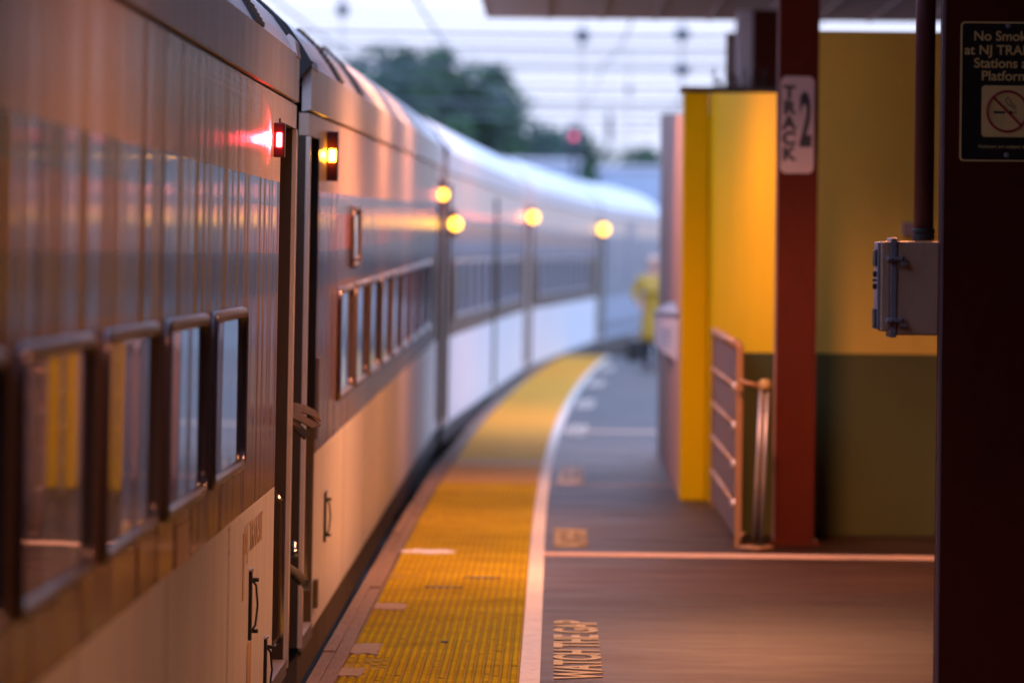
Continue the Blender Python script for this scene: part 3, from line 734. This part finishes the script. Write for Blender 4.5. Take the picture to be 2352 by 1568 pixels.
# guard railing beside the stairs
gx0 = at(1694, 1000, 30.4).x; gx1 = at(1640, 950, 35).x
gr = empty('guard_railing', (gx0, 30.4, 0), 'brown framed guard railing with dark infill and pale crossrails beside the stair opening', 'railing')
dx = gx1-gx0; RH = 1.085
MB().box((-.012, -.02, 0), (.026, .02, RH)).build('post', 'railbrown', gr, bevel=.004)
MB().box((dx-.02, 4.58, 0), (dx+.015, 4.62, RH+.01)).build('post', 'railbrown', gr, bevel=.004)
MB().tube([(0, 0, RH), (dx, 4.6, RH+.01)], .026, 8).build('top_rail', 'railbrown', gr, smooth=True)
mb = MB(); v = [mb.bm.verts.new(p) for p in ((-.004, .02, .05), (dx-.004, 4.58, .05), (dx-.004, 4.58, RH), (-.004, .02, RH), (.004, .02, .05), (dx+.004, 4.58, .05), (dx+.004, 4.58, RH), (.004, .02, RH))]
for f in ((0,1,2,3),(7,6,5,4),(0,4,5,1),(1,5,6,2),(2,6,7,3),(3,7,4,0)): mb.bm.faces.new([v[i] for i in f])
mb.build('infill_panel', 'mesh', gr)
for zz in (.865, .655, .45, .24):
    MB().tube([(-.012, .02, zz), (dx-.012, 4.58, zz)], .014, 8).build('crossrail', 'railbrown', gr, smooth=True)
    MB().lathe([(.006, -.028), (.02, -.018), (.02, .018), (.006, .028)], (-.016, .03, zz-.005), 12).build('rail_clamp', 'railgrey', gr, smooth=True)
# folded barrier stand
bs = empty('barrier_stand', at(1737, 1245, 30.3), 'thin folded barrier stand leaning between the guard railing and the red column', 'barrier'); bs.location.z = 0
def fp(x, y): return at(x, y, 30.3)-Vector(bs.location)
MB().tube([fp(1732, 1235), fp(1748, 895)], .011, 8).build('pole', 'railgrey', bs, smooth=True)
MB().tube([fp(1748, 1238), fp(1763, 895)], .011, 8).build('pole', 'railgrey', bs, smooth=True)
MB().tube([fp(1738, 1238), fp(1756, 895)], .009, 8).build('pole', 'olive', bs, smooth=True)
MB().lathe([(.02, -.03), (.034, -.02), (.036, .0), (.03, .022), (.012, .03)], fp(1757, 883), 14).build('cap', 'textpaint', bs, smooth=True)
MB().tube([fp(1698, 875), fp(1750, 888)], .013, 8).build('crossbar', 'railbrown', bs, smooth=True)
c0 = fp(1737, 1240); c0.z = 0
MB().tube([(c0.x+.085*math.cos(2*math.pi*k/24), .085*math.sin(2*math.pi*k/24)*1.6, .012) for k in range(24)], .011, 6, closed=True).tube([(c0.x-.085, 0, .012), (c0.x-.09, 0, .07), (c0.x-.06, 0, .09)], .008, 6).build('foot_ring', 'railbrown', bs, smooth=True)

# ------------------------------------------------------------------ canopy
cl = at(1126, 38, 48); YE = 48.0
cn = empty('platform_canopy', (0, 0, 0), 'brown boarded canopy roof over the platform, cut off by the top of the picture', 'canopy')
xle = cl.x; zc_ = cl.z
CZt = zc_
MB().box((xle, -14, zc_), (9, YE, zc_+.12)).build('roof_deck', 'canopy', cn)
MB().box((xle-.03, -14, zc_-.012), (xle-.001, YE+.03, zc_+.26)).box((xle, YE+.001, zc_-.012), (9, YE+.03, zc_+.26)).build('fascia', 'canopy', cn)
for yy in (18.63, 30.93):
    MB().box((xle+.15, yy-.07, zc_-.16), (8.5, yy+.07, zc_-.002)).build('cross_beam', 'redsteel', cn)
mb = MB()
for k in range(1, 18): mb.box((xle+.03+k*.45, -13.9, zc_-.03), (xle+.05+k*.45, YE-.02, zc_-.003))
mb.build('deck_ribs', 'canopy', cn)
# unseen walls and roof added to keep skylight off the covered platform
bw = empty('skylight_blocker', (9, -14, 0), 'unseen mauve walls and roof added around the covered platform to block skylight', 'building')
MB().box((0, 0, -1.2), (.3, 62, 6)).build('side_wall', 'pink', bw)
MB().box((-14, -.3, -1.2), (0, -.01, 6)).build('end_wall', 'pink', bw)
MB().box((-14.3, 0, -1.2), (-14, 30, 6)).build('side_wall', 'pink', bw)
MB().box((-14, 0, 5.0), (-9.6, 26, 5.2)).build('roof', 'pink', bw)
# lamps under the canopy (above the frame; they light this end of the platform)
def canopy_lamp(x, y, power, size=110, blend=.6, label=''):
    z = zc_-.06
    l = empty('canopy_lamp', (x, y, z), label, 'lamp', 'warm lamps under the canopy')
    MB().lathe([(.10, .0), (.19, -.03), (.2, -.09), (.18, -.1)], n=20).build('lamp_housing', 'boxside', l, smooth=True)
    MB().lathe([(.05, -.135), (.14, -.12), (.17, -.101)], n=20).build('lamp_glass', emit('sodium_glass', (1, .42, .12), 6), l, smooth=True)
    ld_ = bpy.data.lights.new('sodium', 'SPOT'); ld_.energy = power; ld_.color = (1, .385, .18); ld_.spot_size = R(size); ld_.spot_blend = blend; ld_.shadow_soft_size = .22
    lo = bpy.data.objects.new('canopy_lamp_light', ld_); COL.objects.link(lo); lo.parent = l; lo.location = (0, 0, -.16)
    return l
LAMPS = [(.9, 27.6, 1150, 150), (-.45, 33.0, 440, 150), (1.2, 12.5, 260, 150), (1.3, 20.6, 560, 150), (-.25, 38.0, 340, 150)]
for i, (x, y, p, s_) in enumerate(LAMPS):
    canopy_lamp(x, y, p, s_, .5, ('warm round lamp under the canopy between the two red columns', 'warm round lamp under the canopy before the yellow pier', 'warm round lamp under the canopy, nearest of all', 'warm round lamp under the canopy just past the broad column', 'warm round lamp under the canopy, farthest of all')[i])

# lamp posts on the open part of the platform, heads above the frame and posts behind the mauve wall
def lamp_post(x, y, power, label):
    l = empty('lamp_post', (x, y, 0), label, 'lamp post', 'warm lamp posts on the open platform')
    MB().tube([(0, 0, 0), (0, 0, 5.4), (-.1, 0, 5.6), (-.8, 0, 5.7)], [.07, .05, .04, .035], 12).build('post', 'redsteel', l, smooth=True)
    MB().lathe([(.08, .06), (.2, 0), (.2, -.05)], (-.9, 0, 5.68), 16).build('lamp_head', 'boxside', l, smooth=True)
    ld_ = bpy.data.lights.new('sodium', 'SPOT'); ld_.energy = power; ld_.color = (1, .40, .2); ld_.spot_size = R(150); ld_.spot_blend = .6; ld_.shadow_soft_size = .15
    lo = bpy.data.objects.new('lamp_post_light', ld_); COL.objects.link(lo); lo.parent = l; lo.location = (-.9, 0, 5.58)
lamp_post(1.75, 54, 700, 'warm lamp post behind the mauve wall, the nearer of two')
lamp_post(2.9, 76, 260, 'warm lamp post behind the mauve wall, the farther of two')

# ------------------------------------------------------------------ far lamps measured on the cars
def on_car(c, x, y, Yw):
    p = at(x, y, Yw); q = (Matrix.Translation(c.location) @ c.rotation_euler.to_matrix().to_4x4()).inverted() @ p
    return q
q = on_car(car3, 1037, 514, 50.2); far_lamp(car3, .75, q.z, 'lens_far', .055, .06)
q = on_car(car3, 1232, 499, 74.8); far_lamp(car3, 25.0, q.z, 'lens_far', .065, .09)
q = on_car(car4, 1390, 527, 101); far_lamp(car4, 25.0, q.z, 'lens_far', .085, .10)
q = on_car(car2, 1008, 447, 48.5); far_lamp(car2, 25.05, q.z, 'lens_far', .045, .03)
glow(car3, .2, .62, on_car(car3, 1037, 514, 50.2).z, (1, .4, .03), 2.2, False)
glow(car2, .12, 24.9, on_car(car2, 1008, 447, 48.5).z, (1, .12, .06), 2.5, False)
glow(car3, .18, 24.8, on_car(car3, 1232, 499, 74.8).z, (1, .2, .08), 6, False)
0 and print('lamp z', [round(on_car(c, *a).z, 2) for c, a in ((car3, (1037, 514, 50.2)), (car3, (1232, 499, 74.8)), (car4, (1390, 527, 101)), (car2, (1008, 447, 48.5)))], [round(on_car(c, *a).x, 2) for c, a in ((car3, (1037, 514, 50.2)), (car3, (1232, 499, 74.8)), (car4, (1390, 527, 101)), (car2, (1008, 447, 48.5)))])

# ------------------------------------------------------------------ person at the far end
YPn = 80.0
pn = empty('person', (at(1500, 800, YPn).x, YPn, 0), 'person in a long yellow coat standing far down the platform by the mauve wall', 'person')
def skin(name, verts, edges, radii, mat, parent, sub=2):
    me = bpy.data.meshes.new(name); me.from_pydata(verts, edges, []); o = bpy.data.objects.new(name, me); COL.objects.link(o)
    sk = o.modifiers.new('skin', 'SKIN'); sk.use_smooth_shade = True
    for i, r_ in enumerate(radii): me.skin_vertices[0].data[i].radius = (r_, r_) if not isinstance(r_, tuple) else r_
    me.skin_vertices[0].data[0].use_root = True
    sb = o.modifiers.new('sub', 'SUBSURF'); sb.levels = sub; sb.render_levels = sub
    me.materials.append(M[mat]); o.parent = parent; return o
bv = [(0,0,.82),(0,0,1.0),(0,0,1.18),(0,0,1.27),(0,0,1.33),(0,-.005,1.40),(0,-.005,1.49),
      (-.15,0,1.22),(-.27,.02,1.02),(-.17,-.08,.85),(-.14,-.11,.80),
      (.15,0,1.22),(.22,.02,1.0),(.22,-.05,.78),(.22,-.07,.70),
      (-.08,0,.75),(-.085,-.01,.42),(-.085,.0,.08),(-.085,-.12,.03),
      (.08,0,.75),(.085,-.01,.42),(.085,.02,.08),(.085,-.10,.03)]
be = [(0,1),(1,2),(2,3),(3,4),(4,5),(5,6),(2,7),(7,8),(8,9),(9,10),(2,11),(11,12),(12,13),(13,14),(0,15),(15,16),(16,17),(17,18),(0,19),(19,20),(20,21),(21,22)]
brr = [.13,.12,.13,.07,.05,.085,.075,.06,.045,.035,.03,.06,.045,.035,.03,.085,.055,.04,.035,.085,.055,.04,.035]
skin('body', bv, be, brr, 'skin', pn)
cv = [(0,0,.9),(0,0,1.05),(0,0,1.2),(-.155,0,1.225),(-.275,.02,1.03),(-.2,-.06,.90),(.155,0,1.225),(.225,.02,1.0),(.225,-.045,.82),(0,0,.7),(0,0,.45),(0,0,.32)]
ce = [(0,1),(1,2),(2,3),(3,4),(4,5),(2,6),(6,7),(7,8),(0,9),(9,10),(10,11)]
skin('long_coat', cv, ce, [.16,.155,.15,.085,.065,.055,.085,.065,.055,.18,.2,.21], 'coat', pn)
MB().lathe([(.03, 0), (.085, -.02), (.1, -.07), (.092, -.14), (.08, -.17)], (0, .012, 1.56), 14).build('hair', 'hair', pn, smooth=True)
mb = MB()
for sx in (-1, 1): mb.tube([(sx*.087, 0, .36), (sx*.09, .0, .1)], [.075, .06], 10).tube([(sx*.09, .03, .05), (sx*.09, -.16, .04)], [.055, .05], 8)
mb.build('trousers', 'trouser', pn, smooth=True)
mb = MB()
for sx in (-1, 1): mb.lathe([(.003, -.012), (.011, 0), (.003, .012)], (sx*.032, -.082, 1.445), 8)
mb.build('eyes', 'dark', pn)
pk2 = MB().box((at(1440, 800, 84).x, 84, 0), (at(1475, 800, 84).x, 84.5, .3)).build('equipment_case', 'dark', bevel=.02); tag(pk2, 'low black case on the platform floor near the person in yellow', 'case')
MB().tube([(at(1448, 780, 84).x, 84.2, .3), (at(1450, 780, 84).x, 84.2, .35), (at(1465, 780, 84).x, 84.2, .35), (at(1467, 780, 84).x, 84.2, .3)], .012, 6).build('handle', 'railgrey', pk2)

# ------------------------------------------------------------------ background
def tree(x, y, h, w, mat, label, n=3200, seed=0, name='leafy_tree', low=.42):
    rn = random.Random(seed)
    t = empty(name, (x, y, -1.25), label, 'tree', 'trees beyond the tracks')
    mb = MB(); mb.tube([(0, 0, 0), (.1, 0, h*.3), (-.1, .1, h*.6), (0, 0, h*.85)], [h*.03, h*.022, h*.014, h*.005], 8)
    for k in range(9):
        a = rn.uniform(0, 6.28); z = h*rn.uniform(.25, .65); r_ = w*.4
        mb.tube([(0, 0, z), (r_*.5*math.cos(a), r_*.5*math.sin(a), z+h*.09), (r_*math.cos(a), r_*math.sin(a), z+h*.2)], [h*.011, h*.007, h*.003], 6)
    mb.build('trunk', 'bark', t)
    cl_ = []
    for k in range(34):
        u = rn.random(); z = h*(low+(1-low)*u); rad = w*.5*math.sqrt(max(.12, 1-((u-.4)/.68)**2))
        a = rn.uniform(0, 6.28); q_ = math.sqrt(rn.random())
        cl_.append((Vector((rad*q_*math.cos(a), rad*q_*math.sin(a), z-.05*h)), w*rn.uniform(.13, .21)))
    mb = MB(); bm_ = mb.bm
    for k in range(n):
        c_, r_ = rn.choice(cl_); d = Vector((rn.gauss(0, 1), rn.gauss(0, 1), rn.gauss(0, 1))).normalized()*r_*rn.uniform(.5, 1.05)
        p = c_+d; s_ = rn.uniform(.14, .27)*w/7
        e1 = Vector((rn.gauss(0, 1), rn.gauss(0, 1), rn.gauss(0, .6))).normalized(); e2 = e1.cross(Vector((rn.gauss(0, 1), rn.gauss(0, 1), rn.gauss(0, 1)))).normalized()
        bm_.faces.new([bm_.verts.new(p+e1*s_*1.5), bm_.verts.new(p+e2*s_*.7), bm_.verts.new(p-e1*s_*1.5), bm_.verts.new(p-e2*s_*.7)])
    mb.build('crown', mat, t)
    return t
def tree_px(xc, ytop, wpx, Y, **k):
    p = at(xc, ytop, Y); s_ = FPX/Y
    return tree(p.x, Y, p.z+1.25, wpx*1.5/s_, **k)
TR = [(850, 150, 210, 230, 'leafA', 'broad dark tree just right of the nearest roofs'),
      (960, 128, 230, 225, 'leafA', 'dark tree, second from the left in the clump above the train'),
      (1065, 100, 185, 220, 'leafB', 'tallest tree of the clump, at its right edge against the sky'),
      (1110, 190, 110, 240, 'leafA', 'narrow dark tree leaning out of the right side of the clump'),
      (1195, 290, 150, 260, 'leafA', 'low dark tree right of the big clump'),
      (1140, 262, 120, 250, 'leafA', 'dark tree filling the step just right of the big clump'),
      (1245, 300, 130, 265, 'leafA', 'low dark tree left of the red signal'),
      (915, 120, 190, 235, 'leafA', 'dark tree rising at the left shoulder of the clump'),
      (1290, 312, 160, 270, 'leafB', 'low green tree under the red signal'),
      (1365, 350, 110, 280, 'leafB', 'small bright green tree left of the gap in the skyline'),
      (1490, 335, 110, 250, 'leafB', 'green tree peeping out beside the mauve wall'),
      (1545, 310, 120, 270, 'leafA', 'dark tree mostly hidden behind the mauve wall')]
for i, (xc, yt, wp, Y, mt, lab) in enumerate(TR): tree_px(xc, yt, wp, Y, mat=mt, label=lab, seed=i+1, n=5200)
# low buildings on the skyline
for (xa_, xb_, yt_, Y, lab) in ((1160, 1330, 372, 190, 'low pale blue industrial shed below the trees'), (1380, 1530, 388, 200, 'low pale flat roofed building right of the shed')):
    a_, b2 = at(xa_, yt_, Y), at(xb_, yt_, Y)
    e_ = empty('warehouse', ((a_.x+b2.x)/2, Y, -1.25), lab, 'building', 'low buildings on the skyline'); hw_ = (b2.x-a_.x)/2; hz = a_.z+1.25
    MB().box((-hw_, 0, 0), (hw_, 9, hz)).build('wall', 'farwall', e_)
    MB().box((-hw_-.1, -.1, hz), (hw_+.1, 9.1, hz+.12)).build('roof', 'panelwhite', e_)
    mb = MB()
    for k in range(5): mb.box((-hw_+.3+k*hw_*.38, -.03, hz*.55), (-hw_+.3+k*hw_*.38+hw_*.2, .0, hz*.8))
    mb.build('windows', 'locodark', e_)
# overhead line: portals over the tracks with droppers, wires and insulators
def portal(Y, xl_, xr_, lines, insul, label):
    e_ = empty('catenary_portal', (at(xl_, 300, Y).x, Y, -1.25), label, 'catenary portal', 'overhead line portals across the tracks'); o_ = Vector(e_.location)
    for xx in (xl_, xr_):
        p = at(xx, lines[0], Y)-o_; mb = MB().box((p.x-.09, -.09, 0), (p.x+.09, .09, p.z+.4)); mb.build('mast', 'pole', e_)
    for yy in lines:
        a_, b2 = at(xl_, yy, Y)-o_, at(xr_, yy, Y)-o_; b2.z = a_.z
        MB().tube([a_, (a_+b2)/2+Vector((0, 0, -.05)), b2], .020, 6).build('span_wire', 'pole', e_)
    for (xx, y0_, y1_, r_) in insul:
        a_, b2 = at(xx, y0_, Y)-o_, at(xx, y1_, Y)-o_
        MB().lathe([(r_*.3, a_.z), (r_, a_.z-(a_.z-b2.z)*.2), (r_, a_.z-(a_.z-b2.z)*.8), (r_*.3, b2.z)], (a_.x, 0, 0), 12).build('insulator', 'insul', e_)
        MB().tube([(a_.x, 0, a_.z+1.2), (a_.x, 0, b2.z-2.2)], .012, 5).build('dropper', 'pole', e_)
    return e_
portal(118, 420, 2300, [74, 96, 104, 133, 141, 184, 222, 230, 262], [(1338, 66, 100, .14), (1567, 64, 96, .16), (1567, 146, 174, .16), (787, 6, 40, .12)], 'nearest span of overhead line wires with dark insulators above the train')
portal(170, 380, 2350, [60, 72, 150, 163, 205, 244, 300, 330], [(1445, 200, 215, .1), (1150, 218, 236, .1)], 'second span of overhead line wires, farther away')
portal(230, 300, 2450, [30, 110, 121, 196, 240, 274, 285, 318, 336, 350], [(1400, 260, 330, .12)], 'third and faintest span of overhead line wires')
# contact and messenger wires running along the tracks
for i, (x0, y0_, x1, y1_, Ya, Yb, lab) in enumerate(((560, -60, 1260, 330, 60, 300, 'overhead wire sloping down from the top left over the train'), (900, -90, 1290, 372, 55, 320, 'overhead wire dropping steeply from the top toward the skyline'),
        (1990, -40, 1330, 360, 60, 300, 'overhead wire sloping down from the right under the canopy edge'), (1500, -100, 1310, 300, 60, 280, 'overhead wire falling steeply just right of the red signal'), (2900, 60, 1350, 380, 60, 320, 'flat overhead wire rising gently toward the right'))):
    A_, B2 = at(x0, y0_, Ya), at(x1, y1_, Yb); pts = []
    for k in range(25):
        t_ = k/24; p_ = A_.lerp(B2, t_); p_.z -= .35*abs(math.sin(t_*math.pi*4)); pts.append(p_)
    tag(MB().tube(pts, .013, 6).build('overhead_wire', 'pole'), lab, 'wire', 'overhead wires along the tracks')
# signal with red lamp
sp_ = at(1318, 314, 150); sgl = empty('railway_signal', (sp_.x, 150, -1.25), 'railway signal mast with a small red lamp above the far cars', 'signal')
zz = sp_.z+1.25
MB().tube([(0, 0.3, 0), (0, .3, zz+.2)], .06, 8).build('mast', 'pole', sgl)
MB().lathe([(.2, -.28), (.22, -.2), (.22, .2), (.2, .28)], (0, .1, zz), 16).build('signal_head', 'insul', sgl)
MB().lathe([(.03, .0), (.075, .01), (.085, .03)], n=16).xf(Matrix.Translation((0, -.12, zz)) @ Matrix.Rotation(R(90), 4, 'X')).build('red_lamp', emit('signal_red', (1, .12, .2), 1.2), sgl)

# ------------------------------------------------------------------ light
w = bpy.data.worlds.new('World'); sc.world = w; w.use_nodes = True
n, l = w.node_tree.nodes, w.node_tree.links; bg = n['Background']
sky = n.new('ShaderNodeTexSky'); sky.sky_type = 'NISHITA'; sky.sun_disc = False; sky.sun_elevation = R(4); sky.sun_rotation = R(200)
tc = n.new('ShaderNodeTexCoord'); sp = n.new('ShaderNodeSeparateXYZ'); l.new(tc.outputs['Generated'], sp.inputs[0])
rp = n.new('ShaderNodeValToRGB'); l.new(sp.outputs[2], rp.inputs[0]); e = rp.color_ramp.elements
e[0].position = 0; e[0].color = (.93, 1.0, 1.3, 1); e[1].position = .6; e[1].color = (1.15, 1.65, 3.0, 1)
x_ = e.new(.05); x_.color = (.96, 1.04, 1.38, 1); x_ = e.new(.2); x_.color = (1.05, 1.36, 2.15, 1)
mp = n.new('ShaderNodeMapping'); mp.inputs['Scale'].default_value = (3, 3, 16); l.new(tc.outputs['Generated'], mp.inputs[0])
nz = n.new('ShaderNodeTexNoise'); nz.inputs['Scale'].default_value = 3; nz.inputs['Detail'].default_value = 5; l.new(mp.outputs[0], nz.inputs['Vector'])
mr = n.new('ShaderNodeMapRange'); l.new(nz.outputs[0], mr.inputs[0]); mr.inputs[3].default_value = .9; mr.inputs[4].default_value = 1.12
mu = n.new('ShaderNodeVectorMath'); mu.operation = 'SCALE'; l.new(rp.outputs[0], mu.inputs[0]); l.new(mr.outputs[0], mu.inputs['Scale'])
sk = n.new('ShaderNodeVectorMath'); sk.operation = 'SCALE'; l.new(sky.outputs[0], sk.inputs[0]); sk.inputs['Scale'].default_value = .012
ad = n.new('ShaderNodeVectorMath'); ad.operation = 'ADD'; l.new(mu.outputs[0], ad.inputs[0]); l.new(sk.outputs[0], ad.inputs[1])
l.new(ad.outputs[0], bg.inputs[0]); bg.inputs[1].default_value = 1.0
sd = bpy.data.lights.new('sun', 'SUN'); sd.energy = .5; sd.angle = R(20); sd.color = (1, .93, .95)
so_ = bpy.data.objects.new('sun', sd); COL.objects.link(so_); so_.rotation_euler = (R(50), 0, R(-20))
sc.view_settings.view_transform = 'Standard'; sc.view_settings.look = 'None'; sc.view_settings.exposure = 0; sc.view_settings.gamma = 1
sc.cycles.use_denoising = True
sc.cycles.max_bounces = 6; sc.cycles.sample_clamp_indirect = 6; sc.cycles.caustics_reflective = True
